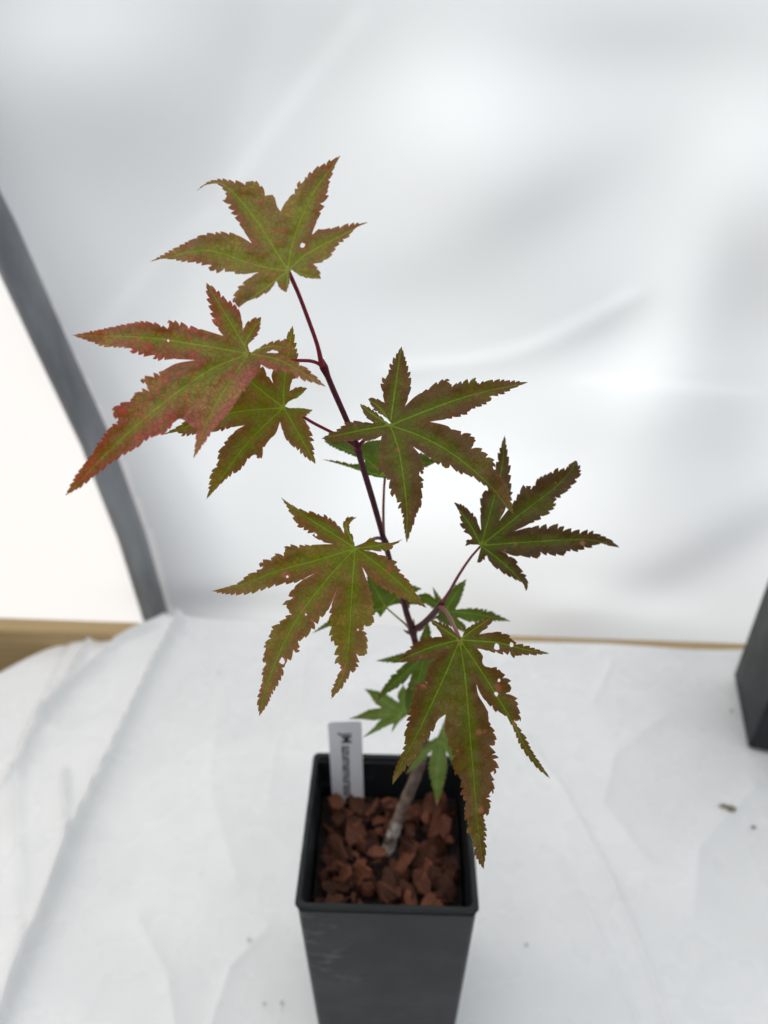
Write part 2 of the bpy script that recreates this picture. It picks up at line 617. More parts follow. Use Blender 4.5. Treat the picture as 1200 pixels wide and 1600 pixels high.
# ------------------------------------------------------------------ bark in the pot
SOILZ = 0.174
BM_ = NT('bark')
oi = BM_.n('ShaderNodeObjectInfo')
bn = BM_.noise(5, 5, 0.7, BM_.coord((1, 3.5, 2)), 0.4)
k1 = BM_.mix(BM_.math('POWER', oi.outputs['Random'], 1.3), (0.045, 0.015, 0.008), (0.26, 0.088, 0.042))
BM_.base(BM_.mix(BM_.ramp(bn, 0.35, 0.75), BM_.mix(0.6, k1, (0.02, 0.009, 0.006)), k1))
BM_.rough(0.7); BM_.b.inputs['Specular IOR Level'].default_value = 0.25
BM_.bump(bn, 0.0008, 0.8)
M_bark = BM_.m
M_soil = simple('fine_bark', (0.016, 0.008, 0.006), 0.9, 400, 0.5, 0.002)

mulch = empty('bark_mulch', (PC.x, PC.y, SOILZ - 0.01))
mulch.rotation_euler = (0, 0, R(-1.6))
tag(mulch, 'reddish brown bark chips filling the black pot around the maple trunk', 'bark mulch')
n = 40
vs, fs = [], []
hw = 0.0405
for j in range(n + 1):
    for i in range(n + 1):
        x = -hw + 2 * hw * i / n; y = -hw + 2 * hw * j / n
        z = 0.004 + 0.004 * noise.noise(Vector((x * 120, y * 120, 0))) - 0.002
        vs.append((x, y, z))
for j in range(n):
    for i in range(n):
        fs.append((j * (n + 1) + i, j * (n + 1) + i + 1, (j + 1) * (n + 1) + i + 1, (j + 1) * (n + 1) + i))
o = link('fine_bark', from_py('fine_bark', vs, fs), M_soil); o.parent = mulch; o['kind'] = 'stuff'


def chip_mesh(k):
    rr = random.Random(100 + k)
    m = rr.randint(7, 10)
    L, Wd, Tk = 1.0, rr.uniform(0.38, 0.75), rr.uniform(0.035, 0.09)
    top, bot = [], []
    bend = rr.uniform(-0.25, 0.25)
    for i in range(m):
        a = 2 * math.pi * i / m + rr.uniform(-0.3, 0.3)
        r = rr.uniform(0.66, 1.12)
        x, y = math.cos(a) * r * L / 2, math.sin(a) * r * Wd / 2
        zz = bend * (x * x * 2 - y * y) + rr.uniform(-0.05, 0.05)
        top.append((x * 0.93, y * 0.93, zz + Tk / 2)); bot.append((x, y, zz - Tk / 2))
    vs = top + bot + [(rr.uniform(-.1, .1), rr.uniform(-.06, .06), Tk * 0.62), (0, 0, -Tk / 2)]
    fs = []
    for i in range(m):
        j = (i + 1) % m
        fs += [(i, j, 2 * m), (m + j, m + i, 2 * m + 1), (i, m + i, m + j, j)]
    me = from_py('bark_chip', vs, fs)
    me.materials.append(M_bark)
    return me


CH = [chip_mesh(k) for k in range(14)]
rc = random.Random(11)
tries = 0
chips = []
while len(chips) < 260 and tries < 9000:
    tries += 1
    big = len(chips) > 215
    s = (rc.choice([0.016, 0.020, 0.025]) if big else rc.choice([0.006, 0.008, 0.010, 0.013, 0.016])) * rc.uniform(0.85, 1.15)
    lim = 0.0400 - s * 0.42
    x, y = rc.uniform(-lim, lim), rc.uniform(-lim, lim)
    if math.hypot(x - 0.001, y - 0.004) < 0.003 + s * 0.32: continue
    if big and any(c[3] and math.hypot(c[0] - x, c[1] - y) < (c[2] + s) * 0.36 for c in chips): continue
    dens = sum(1 for c in chips if math.hypot(c[0] - x, c[1] - y) < (c[2] + s) * 0.26)
    if dens > 3 and not big: continue
    z = 0.0045 + min(dens, 3) * 0.0022 + rc.uniform(0, 0.002)
    chips.append((x, y, s, big))
    o = bpy.data.objects.new('bark_chip', CH[rc.randrange(14)])
    COL.objects.link(o); o.parent = mulch
    o.location = (x, y, z)
    tl_ = 0.45 if big else 0.7
    o.rotation_euler = (rc.gauss(0, tl_), rc.gauss(0, tl_), rc.uniform(0, 6.28))
    o.scale = (s, s, s)

# ------------------------------------------------------------------ plant label
LM = NT('label_plastic')
LM.base((0.62, 0.62, 0.63)); LM.rough(0.45)
LM.base(LM.mix(LM.noise(90, 3, .5, LM.coord()), (0.76, 0.75, 0.77), (0.82, 0.81, 0.83)))
M_label = LM.m
M_ink = simple('black_ink', (0.02, 0.02, 0.022), 0.6)
lp0 = Vector((-0.0217, 0.2655, 0.158))
lab = empty('plant_label', lp0)
lab.rotation_euler = (R(-4), 0, R(2))
tag(lab, 'small white plastic plant label with black writing stuck in the bark', 'plant label')
bm = bmesh.new()
bmesh.ops.create_cube(bm, size=1)
for v in bm.verts:
    v.co = Vector((v.co.x * 0.0190, v.co.y * 0.0007, 0.078 if v.co.z > 0 else 0.0))
bmesh.ops.bevel(bm, geom=[e for e in bm.edges if abs((e.verts[0].co - e.verts[1].co).y) > 0.0005], offset=0.0012, segments=3, affect='EDGES')
me = bpy.data.meshes.new('label_blade'); bm.to_mesh(me); bm.free()
o = link('label_blade', me, M_label, smooth=False); o.parent = lab
cu = bpy.data.curves.new('writing', 'FONT')
cu.body = 'JM azumamurasa'
cu.offset = 0.00009; cu.size = 0.0083; cu.space_character = 0.95; cu.extrude = 0.00005
cu.align_x = 'LEFT'; cu.align_y = 'CENTER'
to = bpy.data.objects.new('tmp_text', cu)
COL.objects.link(to)
bpy.context.view_layer.update()
me = bpy.data.meshes.new_from_object(to.evaluated_get(bpy.context.evaluated_depsgraph_get()))
bpy.data.objects.remove(to)
# text runs down the blade, letters' tops to the right
for v in me.vertices:
    x, y, z = v.co
    v.co = (y + 0.0002, -0.00048 - z, 0.0690 - x)
me.materials.clear()
o = link('writing', me, M_ink, smooth=False); o.parent = lab

# ------------------------------------------------------------------ the maple
BK = NT('young_bark')
q = BK.coord()
b1 = BK.noise(190, 4, 0.65, q)
hz = BK.n('ShaderNodeSeparateXYZ'); BK.l(q, hz.inputs[0])
lich = BK.math('MULTIPLY', BK.ramp(BK.noise(140, 2, .5, q), 0.40, 0.60), BK.ramp(hz.outputs[2], 0.205, 0.178), clamp=True)
cb = BK.mix(BK.ramp(b1, 0.3, 0.7), (0.085, 0.052, 0.040), (0.20, 0.14, 0.105))
cb = BK.mix(BK.ramp(hz.outputs[2], 0.215, 0.27), cb, (0.085, 0.045, 0.045))
BK.base(BK.mix(lich, cb, (0.52, 0.49, 0.44)))
BK.rough(0.75); BK.bump(b1, 0.0008, 0.7)
M_trunk = BK.m


def stem_mat(name, a, b, lo, hi):
    m = NT(name)
    q = m.coord(); s = m.n('ShaderNodeSeparateXYZ'); m.l(q, s.inputs[0])
    nz = m.noise(260, 3, .5, q)
    c = m.mix(m.ramp(s.outputs[2], lo, hi), a, b)
    m.base(m.mix(m.ramp(nz, 0.4, 0.7, 0, 0.35), c, tuple(x * 0.45 for x in a)))
    m.rough(0.45)
    m.b.inputs['Specular IOR Level'].default_value = 0.2
    return m.m


M_stem = stem_mat('red_stem', (0.060, 0.012, 0.018), (0.100, 0.008, 0.020), 0.40, 0.50)
M_pet = stem_mat('red_petiole', (0.19, 0.055, 0.05), (0.24, 0.018, 0.034), 0.38, 0.46)
M_petg = stem_mat('pale_petiole', (0.20, 0.13, 0.06), (0.20, 0.06, 0.05), 0.30, 0.45)


def leaf_mat(name, rib, green, margin, blotch, blotch_amt, net, greenw, trans=0.42):
    m = NT(name)
    q = m.coord()
    d = m.attr('rib_d'); s = m.attr('rib_s'); e = m.attr('edge_d'); sp = m.attr('spot'); wl = m.attr('rel')
    n1 = m.noise(150, 4, 0.6, q); n2 = m.noise(520, 3, 0.6, q); n3 = m.noise(1500, 2, 0.6, q)
    # green along the ribs, bronze towards the margins
    t = m.math('ADD', wl, m.math('MULTIPLY', m.math('SUBTRACT', n1, 0.5), 0.55))
    t = m.math('ADD', t, m.math('MULTIPLY', m.math('SUBTRACT', n2, 0.5), 0.35))
    al = m.attr('along')
    tipf = m.ramp(al, 0.35, 0.95)
    t = m.math('ADD', t, m.math('MULTIPLY', tipf, 0.40))
    c = m.mix(m.ramp(t, greenw * 0.10, greenw * 0.92), green, margin)
    c = m.mix(m.math('MULTIPLY', m.ramp(n2, 0.42, 0.60), m.ramp(n1, 0.40, 0.60, 0.0, blotch_amt), clamp=True), c, blotch)
    c = m.mix(m.ramp(e, 0.0012, 0.0, 0.0, 0.55), c, blotch)
    c = m.mix(m.math('MULTIPLY', m.attr('blush'), m.ramp(n1, 0.3, 0.6, 0.45, 0.85)), c, (0.44, 0.150, 0.125))
    # large pale and dark patches
    c = m.mix(m.ramp(m.noise(75, 3, .6, q), 0.48, 0.68, 0.0, 0.40), c, tuple(x * 1.55 for x in green))
    # fine net of veins
    vo = m.n('ShaderNodeTexVoronoi', feature='DISTANCE_TO_EDGE')
    vo.inputs['Scale'].default_value = 620
    dv = m.n('ShaderNodeVectorMath', operation='ADD')
    nn = m.n('ShaderNodeTexNoise'); nn.inputs['Scale'].default_value = 700
    m.l(q, nn.inputs[0])
    sc_ = m.n('ShaderNodeVectorMath', operation='SCALE'); sc_.inputs[3].default_value = 0.0008
    m.l(nn.outputs[1], sc_.inputs[0]); m.l(q, dv.inputs[0]); m.l(sc_.outputs[0], dv.inputs[1])
    m.l(dv.outputs[0], vo.inputs['Vector'])
    netl = m.ramp(vo.outputs['Distance'], 0.16, 0.02)
    c = m.mix(m.math('MULTIPLY', netl, net), c, tuple(x * 0.45 for x in margin))
    # side veins leaving the midrib forwards
    ph = m.math('SUBTRACT', s, m.math('MULTIPLY', d, 1.05))
    ph = m.math('ADD', ph, m.math('MULTIPLY', m.math('SUBTRACT', n1, 0.5), 0.0022))
    tri = m.math('ABSOLUTE', m.math('SUBTRACT', m.math('FRACT', m.math('MULTIPLY', ph, 1 / 0.0036)), 0.5))
    vein = m.math('MULTIPLY', m.ramp(tri, 0.060, 0.0), m.ramp(wl, 0.85, 0.10), clamp=True)
    c = m.mix(m.math('MULTIPLY', vein, 0.28), c, rib)
    # midrib
    wr = m.math('SUBTRACT', 1.0, m.math('MULTIPLY', s, 14.0), clamp=True)
    ribf = m.ramp(m.math('DIVIDE', d, m.math('MULTIPLY_ADD', wr, 0.00013, 0.00007)), 1.5, 0.5)
    glow = m.math('MULTIPLY', m.ramp(m.math('ADD', d, m.math('MULTIPLY', n2, 0.0012)), 0.0034, 0.0), 0.62)
    glow = m.math('MULTIPLY', glow, m.math('MULTIPLY_ADD', tipf, -0.75, 1.0))
    c = m.mix(glow, c, green)
    c = m.mix(m.math('MULTIPLY', ribf, m.math('MULTIPLY_ADD', tipf, -0.45, 0.85)), c, rib)
    # grain
    c = m.mix(m.ramp(n3, 0.35, 0.75, 0.0, 0.35), c, tuple(x * 0.6 for x in margin))
    # scars
    c = m.mix(m.math('MULTIPLY', m.ramp(m.math('ADD', sp, m.math('MULTIPLY', m.math('SUBTRACT', n2, 0.5), 1.6)), 0.28, 0.85), 0.78), c, (0.30, 0.13, 0.085))
    c = m.mix(m.ramp(m.noise(330, 1, .5, q), 0.735, 0.77, 0, 0.45), c, (0.26, 0.14, 0.06))
    m.base(c)
    m.rough(m.ramp(n2, 0.3, 0.7, 0.34, 0.50))
    m.b.inputs['Specular IOR Level'].default_value = 0.28
    hgt = m.math('ADD', m.math('MULTIPLY', vein, -0.6), m.math('MULTIPLY', ribf, 0.9))
    hgt = m.math('ADD', hgt, m.math('MULTIPLY', netl, -0.35))
    hgt = m.math('ADD', hgt, m.math('MULTIPLY', n2, 0.5))
    m.bump(hgt, 0.00025, 0.8)
    tl = m.n('ShaderNodeBsdfTranslucent')
    hs_ = m.n('ShaderNodeHueSaturation'); hs_.inputs['Saturation'].default_value = 1.3; hs_.inputs['Value'].default_value = 1.35
    m.l(c, hs_.inputs['Color']); m.l(hs_.outputs[0], tl.inputs[0])
    mx = m.n('ShaderNodeMixShader'); mx.inputs[0].default_value = trans
    m.l(m.b.outputs[0], mx.inputs[1]); m.l(tl.outputs[0], mx.inputs[2])
    m.l(mx.outputs[0], m.out.inputs[0])
    return m.m


RIBC = (0.17, 0.27, 0.035)
ML = {
    'red': leaf_mat('leaf_reddening', (0.30, 0.34, 0.065), (0.185, 0.205, 0.032), (0.215, 0.105, 0.045), (0.42, 0.085, 0.078), 0.95, 0.46, 0.70),
    'top': leaf_mat('leaf_top', (0.27, 0.32, 0.055), (0.185, 0.198, 0.028), (0.180, 0.112, 0.040), (0.32, 0.088, 0.056), 0.80, 0.40, 0.80),
    'bronze': leaf_mat('leaf_bronze', (0.20, 0.31, 0.030), (0.100, 0.116, 0.010), (0.110, 0.063, 0.022), (0.165, 0.062, 0.028), 0.38, 0.32, 0.75),
    'olive': leaf_mat('leaf_olive', (0.22, 0.32, 0.03), (0.145, 0.165, 0.010), (0.160, 0.092, 0.026), (0.27, 0.105, 0.052), 0.65, 0.34, 0.88),
    'dark': leaf_mat('leaf_dark', (0.16, 0.25, 0.025), (0.072, 0.086, 0.009), (0.070, 0.041, 0.018), (0.10, 0.042, 0.022), 0.25, 0.24, 0.70),
    'green': leaf_mat('leaf_green', (0.15, 0.25, 0.04), (0.080, 0.125, 0.016), (0.062, 0.088, 0.014), (0.09, 0.08, 0.018), 0.2, 0.15, 0.9),
    'pale': leaf_mat('leaf_pale', (0.19, 0.29, 0.08), (0.125, 0.180, 0.048), (0.110, 0.150, 0.040), (0.12, 0.13, 0.04), 0.2, 0.12, 0.9),
}


def crop(x0, y0, sc): return lambda p: (x0 + p[0] / sc, y0 + p[1] / sc)


def serrate(chain, outn, Lt, dep, rr, skip, rib):
    """chain: dense px polyline sinus -> tip. saw teeth pointing to the tip"""
    pts = np.array(chain)
    seg = np.hypot(*np.diff(pts, axis=0).T)
    cum = np.concatenate([[0], np.cumsum(seg)])
    T_ = cum[-1]

    def at(s):
        s = min(max(s, 0), T_)
        x = np.interp(s, cum, pts[:, 0]); y = np.interp(s, cum, pts[:, 1])
        a = min(s + 1.5, T_); b = max(s - 1.5, 0)
        tx = np.interp(a, cum, pts[:, 0]) - np.interp(b, cum, pts[:, 0]); ty = np.interp(a, cum, pts[:, 1]) - np.interp(b, cum, pts[:, 1])
        L = math.hypot(tx, ty) or 1
        t = np.array((tx / L, ty / L))
        return np.array((x, y)), t, np.array((-t[1], t[0])) * outn
    out = []
    s = 0.0
    s0 = T_ * skip
    while s < s0 - 1:
        out.append(at(s)[0]); s += 3.0
    s = s0
    k = 0
    while s < T_ - 2.5:
        f = s / T_
        L = Lt * rr.uniform(0.6, 1.45) * (1.0 - 0.40 * f)
        L = min(L, T_ - s)
        if L < 2: break
        big = rr.choice([0.6, 0.75, 1.0, 1.6])
        D = dep * big * (1.0 - 0.55 * f) * rr.uniform(0.7, 1.25) * min(1, (s - s0) / 8 + 0.4)
        p_, _, _ = at(s + L * 0.5)
        wloc = min(seg_dist(p_[None, :], rib[i], rib[i + 1])[0][0] for i in range(len(rib) - 1))
        D = min(D, 0.42 * wloc)
        for (a, o_, fw) in ((0.12, -0.85, 0), (0.34, -0.22, 0), (0.68, 0.22, 0.0), (1.0, 0.55, 0.06)):
            p, t, n_o = at(s + L * a)
            out.append(p + n_o * D * o_ + t * L * fw * (1 if s + L < T_ - 3 else 0))
        s += L
        k += 1
    return out


def seg_dist(P, a, b):
    e = b - a
    L2 = max(e @ e, 1e-12)
    t = np.clip(((P - a) @ e) / L2, 0, 1)
    dd = P - a - t[:, None] * e
    return np.hypot(dd[:, 0], dd[:, 1]), t


def inside(P, poly):
    x, y = P[:, 0], P[:, 1]
    c = np.zeros(len(P), bool)
    n = len(poly)
    for i in range(n):
        x1, y1 = poly[i]; x2, y2 = poly[(i + 1) % n]
        if y1 == y2: continue
        k = ((y1 > y) != (y2 > y)) & (x < (x2 - x1) * (y - y1) / (y2 - y1) + x1)
        c ^= k
    return c


def make_leaf(cr, center, lobes, depth, tilt, mat, parent, holes=(), spots=(), teeth=(14.5, 4.6), grid=3.4, skip=0.15,
              fold=0.10, droop=0.0, curl=None, seed=0, label=None, blush=()):
    """lobes: list of (chain sinus->tip incl. both ends, chain tip->next sinus, optional midrib points)"""
    rr = random.Random(seed)
    C = np.array(cr(center))
    raw = []
    for lb in lobes:
        a = [cr(p) for p in lb[0]]; b = [cr(p) for p in lb[1]]
        raw += a + b
    ra = np.array(raw)
    area = 0.5 * np.sum(ra[:, 0] * np.roll(ra[:, 1], -1) - np.roll(ra[:, 0], -1) * ra[:, 1])
    sgn = -1 if area > 0 else 1
    outline, ribs = [], []
    for lb in lobes:
        a = catmull([cr(p) for p in lb[0]], 1.5); b = catmull([cr(p) for p in lb[1]], 1.5)
        la = sum(np.hypot(*(a[i + 1] - a[i])) for i in range(len(a) - 1))
        sc_ = min(1.0, 0.45 + la / 160)
        tip = np.array(cr(lb[0][-1]))
        mid = [cr(p) for p in lb[2]] if len(lb) > 2 else []
        rb = catmull([tuple(C)] + mid + [tuple(tip * 0.985 + C * 0.015)], 4.0)
        ribs.append(rb)
        ca = serrate(a, sgn, teeth[0] * sc_, teeth[1] * sc_, rr, skip, rb)
        cb = serrate(b[::-1], -sgn, teeth[0] * sc_, teeth[1] * sc_, rr, skip, rb)[::-1]
        outline += ca + [tip] + cb
    # tidy outline
    ol = [outline[0]]
    for p in outline[1:]:
        if np.hypot(*(p - ol[-1])) > 0.5: ol.append(p)
    ol = np.array(ol)
    hp = []
    for (hx, hy, hr) in holes:
        c = np.array(cr((hx, hy))); h = hr / cr.sc
        m = 11
        hp.append(np.array([c + h * rr.uniform(0.75, 1.2) * np.array((math.cos(2 * math.pi * i / m) * 1.0, math.sin(2 * math.pi * i / m) * 1.15)) for i in range(m)]))
    mn, mx_ = ol.min(0), ol.max(0)
    G = []
    r = 0
    y = mn[1]
    while y < mx_[1]:
        x = mn[0] + (r % 2) * grid / 2
        while x < mx_[0]:
            G.append((x + rr.uniform(-.4, .4), y + rr.uniform(-.4, .4))); x += grid
        y += grid * 0.866; r += 1
    G = np.array(G)
    G = G[inside(G, ol)]
    dmin = np.full(len(G), 1e9)
    for poly in [ol] + hp:
        for i in range(len(poly)):
            dmin = np.minimum(dmin, seg_dist(G, poly[i], poly[(i + 1) % len(poly)])[0])
    for rb in ribs:
        for i in range(len(rb) - 1):
            dmin = np.minimum(dmin, seg_dist(G, rb[i], rb[i + 1])[0] + 0.2)
    keep = dmin > 1.4
    for h in hp: keep &= ~inside(G, h)
    G = G[keep]
    verts, edges = [], []

    def addloop(poly, closed=True):
        k0 = len(verts)
        for p in poly: verts.append(Vector((float(p[0]), float(p[1]))))
        n = len(poly)
        for i in range(n if closed else n - 1): edges.append((k0 + i, k0 + (i + 1) % n))
    addloop(ol)
    for h in hp: addloop(h)
    olx = ol
    for rb in ribs:
        rb_a = np.array(rb)
        ok = inside(rb_a, olx)
        dm = np.full(len(rb_a), 1e9)
        for i in range(len(ol)):
            dm = np.minimum(dm, seg_dist(rb_a, ol[i], ol[(i + 1) % len(ol)])[0])
        ok &= dm > 0.8
        for h in hp: ok &= ~inside(rb_a, h)
        run = []
        for i in range(1, len(rb_a)):
            if ok[i]: run.append(rb_a[i])
            else:
                if len(run) > 1: addloop(run, False)
                run = []
        if len(run) > 1: addloop(run, False)
    for p in G: verts.append(Vector((float(p[0]), float(p[1]))))
    vo, _, fo, *_ = delaunay_2d_cdt(verts, edges, [], 0, 1e-4)
    V2 = np.array([(v.x, v.y) for v in vo])
    F = np.array([f for f in fo if len(f) == 3])
    cen = V2[F].mean(1)
    ok = inside(cen, ol)
    for h in hp: ok &= ~inside(cen, h)
    F = F[ok]
    used = np.unique(F)
    remap = -np.ones(len(V2), int); remap[used] = np.arange(len(used))
    V2 = V2[used]; F = remap[F]
    # attributes in photo pixels
    dr = np.full(len(V2), 1e9); srb = np.zeros(len(V2)); which = np.zeros(len(V2), int); tl = np.zeros(len(V2))
    for k, rb in enumerate(ribs):
        acc = 0
        Lr = sum(np.hypot(*(rb[i + 1] - rb[i])) for i in range(len(rb) - 1))
        for i in range(len(rb) - 1):
            L = np.hypot(*(rb[i + 1] - rb[i]))
            d, t = seg_dist(V2, rb[i], rb[i + 1])
            b = d < dr
            dr[b] = d[b]; srb[b] = acc + t[b] * L; which[b] = k; tl[b] = (acc + t[b] * L) / Lr
            acc += L
    ed = np.full(len(V2), 1e9)
    for poly in [ol] + hp:
        for i in range(len(poly)):
            ed = np.minimum(ed, seg_dist(V2, poly[i], poly[(i + 1) % len(poly)])[0])
    spot = np.zeros(len(V2))
    sl_ = [(*cr((a, b)), c / cr.sc) for a, b, c in spots] + [(*cr((a, b)), c * 1.6 / cr.sc) for a, b, c in holes]
    for k in range(5):
        p = V2[rr.randrange(len(V2))]; sl_.append((p[0], p[1], rr.uniform(1.5, 3)))
    for (a, b, c) in sl_:
        spot = np.maximum(spot, np.exp(-((V2[:, 0] - a) ** 2 + (V2[:, 1] - b) ** 2) / (c * c * 0.85)))
    # real place: tilted plane through the centre, folded along the ribs, drooping tips
    k = depth / FPX
    du = (V2 - C)
    a, b = tilt
    rad = np.hypot(du[:, 0], du[:, 1])
    dz = (a * du[:, 0] + b * du[:, 1]) * k
    dz -= fold * np.minimum(dr, 18) * k * (0.4 + 0.6 * np.minimum(1, srb / 30))
    dz += droop * (rad / 150) ** 2 * 150 * k
    dz += 0.045 * np.sin(V2[:, 0] * 0.055 + V2[:, 1] * 0.03 + seed) * rad * k
    dz += np.array([noise.noise(Vector((p[0] * 0.06, p[1] * 0.06, seed * 3.1))) for p in V2]) * 5.0 * k
    if curl:
        for (li, amt, st) in curl:
            m_ = which == li
            dz[m_] += amt * np.maximum(0, tl[m_] - st) ** 1.5 * 60 * k
    dep = depth + dz
    P = [P3(V2[i, 0], V2[i, 1], dep[i]) for i in range(len(V2))]
    me = from_py('leaf', P, [tuple(int(q) for q in f) for f in F])
    # faces should look at the camera
    if me.polygons[0].normal.dot(Vector((0, 0, CAMZ)) - P[F[0][0]]) < 0: me.flip_normals()
    for nm, arr in (('rib_d', dr * k), ('rib_s', srb * k), ('edge_d', ed * k), ('spot', spot), ('along', tl), ('blush', np.isin(which, list(blush)).astype(float) * np.clip(srb / 25, 0, 1)), ('rel', dr / (dr + ed + 0.3))):
        at_ = me.attributes.new(nm, 'FLOAT', 'POINT'); at_.data.foreach_set('value', arr.astype(np.float32))
    o = link('leaf', me, mat, parent)
    if label: o['label'] = label
    return o, P3(C[0], C[1], depth)


def mkcrop(x0, y0, sc):
    f = lambda p: (x0 + p[0] / sc, y0 + p[1] / sc)
    class Cr:
        def __call__(self, p): return f(p)
    c = Cr(); c.sc = sc
    return c


maple = empty('maple_seedling', (0, 0, 0))
tb = P3(607, 1330, 0.425)
maple.location = tb
tag(maple, 'young Japanese maple with bronze and green serrated leaves in the black pot', 'maple tree')

cA = mkcrop(220, 230, 3.158)
L1 = [([(735, 612), (735, 660), (718, 717)], [(718, 717), (685, 695), (668, 660)]),
      ([(668, 660), (640, 705), (575, 742), (530, 758), (483, 792)], [(483, 792), (455, 745), (495, 680), (540, 640), (580, 617)]),
      ([(580, 617), (490, 628), (430, 612), (350, 612), (325, 580), (200, 562), (120, 550), (47, 565)],
       [(47, 565), (150, 508), (260, 452), (330, 427), (440, 422), (500, 445), (548, 475)], [(560, 580), (320, 510)]),
      ([(548, 475), (490, 385), (440, 300), (410, 255), (428, 240), (385, 185), (330, 184), (280, 212)],
       [(280, 212), (330, 172), (400, 157), (450, 167), (520, 175), (560, 165), (605, 205), (620, 240), (655, 235), (672, 290), (690, 318)], [(640, 470), (540, 320), (430, 200), (350, 175)]),
      ([(690, 318), (705, 285), (735, 243), (755, 230), (775, 178), (805, 168), (830, 130), (890, 90), (985, 42)],
       [(985, 42), (950, 110), (930, 180), (910, 262), (885, 330), (855, 400), (846, 425)], [(750, 470), (850, 230)]),
      ([(848, 430), (880, 402), (905, 405), (960, 395), (1030, 380), (1120, 372)],
       [(1120, 372), (1060, 400), (1020, 445), (975, 480), (940, 530), (905, 565), (850, 575)], [(830, 520)]),
      ([(850, 575), (876, 600), (888, 650)], [(888, 650), (850, 648), (810, 643), (775, 628), (745, 605)])]
cB = mkcrop(90, 420, 2.791)
L2 = [([(838, 364), (832, 330), (862, 300), (880, 265), (888, 212)], [(888, 212), (845, 220), (815, 248), (808, 268)], [(820, 320)]),
      ([(808, 268), (803, 215), (780, 165), (730, 130), (690, 90), (648, 62)], [(648, 62), (655, 130), (672, 200), (682, 240), (722, 292)], [(770, 260)]),
      ([(722, 292), (610, 258), (540, 240), (482, 225), (486, 260), (440, 242), (370, 230), (290, 243), (200, 262), (65, 290)],
       [(65, 290), (150, 320), (210, 340), (310, 345), (330, 368), (405, 380), (430, 395), (520, 395), (600, 398)], [(600, 330), (380, 300)]),
      ([(600, 398), (520, 412), (470, 437), (405, 468), (358, 482), (395, 517), (335, 545), (322, 570), (250, 600), (240, 635), (265, 662), (225, 695), (190, 745), (140, 820), (80, 900), (35, 988)],
       [(35, 988), (110, 945), (180, 888), (265, 825), (345, 780), (400, 738), (470, 715), (530, 655), (588, 690)], [(650, 450), (430, 610), (240, 780)]),
      ([(588, 690), (603, 700), (600, 770), (592, 828)], [(592, 828), (650, 745), (690, 690), (760, 610), (800, 545), (860, 470), (888, 418)], [(760, 480), (660, 650)]),
      ([(888, 418), (930, 440), (1000, 450), (1060, 480), (1120, 498), (1170, 515)], [(1170, 515), (1100, 445), (1050, 412), (1000, 382), (950, 368), (912, 366)], [(960, 395), (1080, 460)]),
      ([(915, 362), (960, 358), (1000, 365), (1040, 352)], [(1040, 352), (990, 313), (930, 320), (880, 342), (846, 364)], [(930, 338)])]
L3 = [([(992, 598), (1015, 575), (1050, 560), (1090, 520)], [(1090, 520), (1050, 515), (1022, 526), (1012, 533)]),
      ([(1012, 533), (1020, 495), (1045, 470), (1040, 420), (1047, 380), (1036, 320), (1025, 247)], [(1025, 247), (990, 310), (960, 360), (950, 430), (932, 455), (940, 500)], [(990, 480)]),
      ([(940, 500), (885, 420), (830, 400), (740, 400)], [(740, 400), (755, 480), (780, 560)], [(850, 500)]),
      ([(780, 560), (700, 600), (600, 640), (520, 690), (455, 725)], [(455, 725), (520, 712), (550, 728), (590, 722), (650, 705), (700, 708), (770, 690), (815, 683)], [(740, 632)]),
      ([(815, 683), (770, 710), (728, 760), (702, 805), (697, 850), (668, 895), (662, 950), (650, 1005)],
       [(650, 1005), (700, 950), (760, 895), (790, 882), (850, 812), (885, 828), (905, 770), (950, 720), (970, 668)], [(820, 770)]),
      ([(970, 668), (985, 720), (1010, 760), (1050, 790), (1080, 820), (1125, 850)], [(1125, 850), (1113, 780), (1108, 720), (1085, 668), (1066, 648)], [(1040, 700)]),
      ([(1066, 648), (1085, 640), (1112, 615)], [(1112, 615), (1060, 607), (1010, 607), (995, 602)])]
cC = mkcrop(480, 530, 3.333)
L4 = [([(437, 438), (405, 405), (350, 368), (318, 310)], [(318, 310), (350, 306), (385, 320), (403, 332)], [(390, 370)]),
      ([(403, 332), (387, 260), (390, 215), (425, 180), (430, 140), (460, 90), (490, 38)], [(490, 38), (508, 90), (524, 150), (538, 200), (540, 250), (525, 310), (510, 348)], [(455, 280)]),
      ([(510, 348), (560, 300), (620, 262), (680, 225), (735, 207), (748, 243), (800, 222), (875, 210), (888, 233), (930, 217), (1010, 213), (1148, 225)],
       [(1148, 225), (1060, 262), (1020, 285), (962, 298), (955, 320), (900, 350), (852, 362), (838, 385), (750, 412), (640, 430)], [(680, 350), (880, 285)]),
      ([(640, 430), (720, 448), (790, 480), (830, 490), (882, 525), (858, 547), (900, 575), (940, 602), (980, 655), (975, 680), (1010, 715), (1050, 780), (1075, 912)],
       [(1075, 912), (1020, 860), (960, 790), (900, 745), (850, 710), (800, 700), (740, 660), (712, 668), (650, 630), (600, 590), (552, 560)], [(600, 510), (760, 600), (940, 750)]),
      ([(552, 560), (590, 610), (608, 690), (586, 703), (605, 745), (598, 770), (597, 850), (586, 880), (570, 910), (555, 960), (518, 1060)],
       [(518, 1060), (505, 985), (495, 905), (480, 880), (472, 835), (436, 810), (430, 770), (417, 712), (375, 690), (368, 620), (375, 560), (388, 503)], [(475, 570), (505, 750), (520, 900)]),
      ([(388, 503), (330, 530), (270, 525), (200, 532), (130, 532), (75, 517)], [(75, 517), (130, 485), (175, 460), (215, 430), (280, 428), (343, 438)], [(280, 475)]),
      ([(345, 434), (310, 410), (290, 375), (275, 337)], [(275, 337), (320, 355), (375, 395), (428, 442)], [(340, 390)])]
cD = mkcrop(320, 760, 3.333)
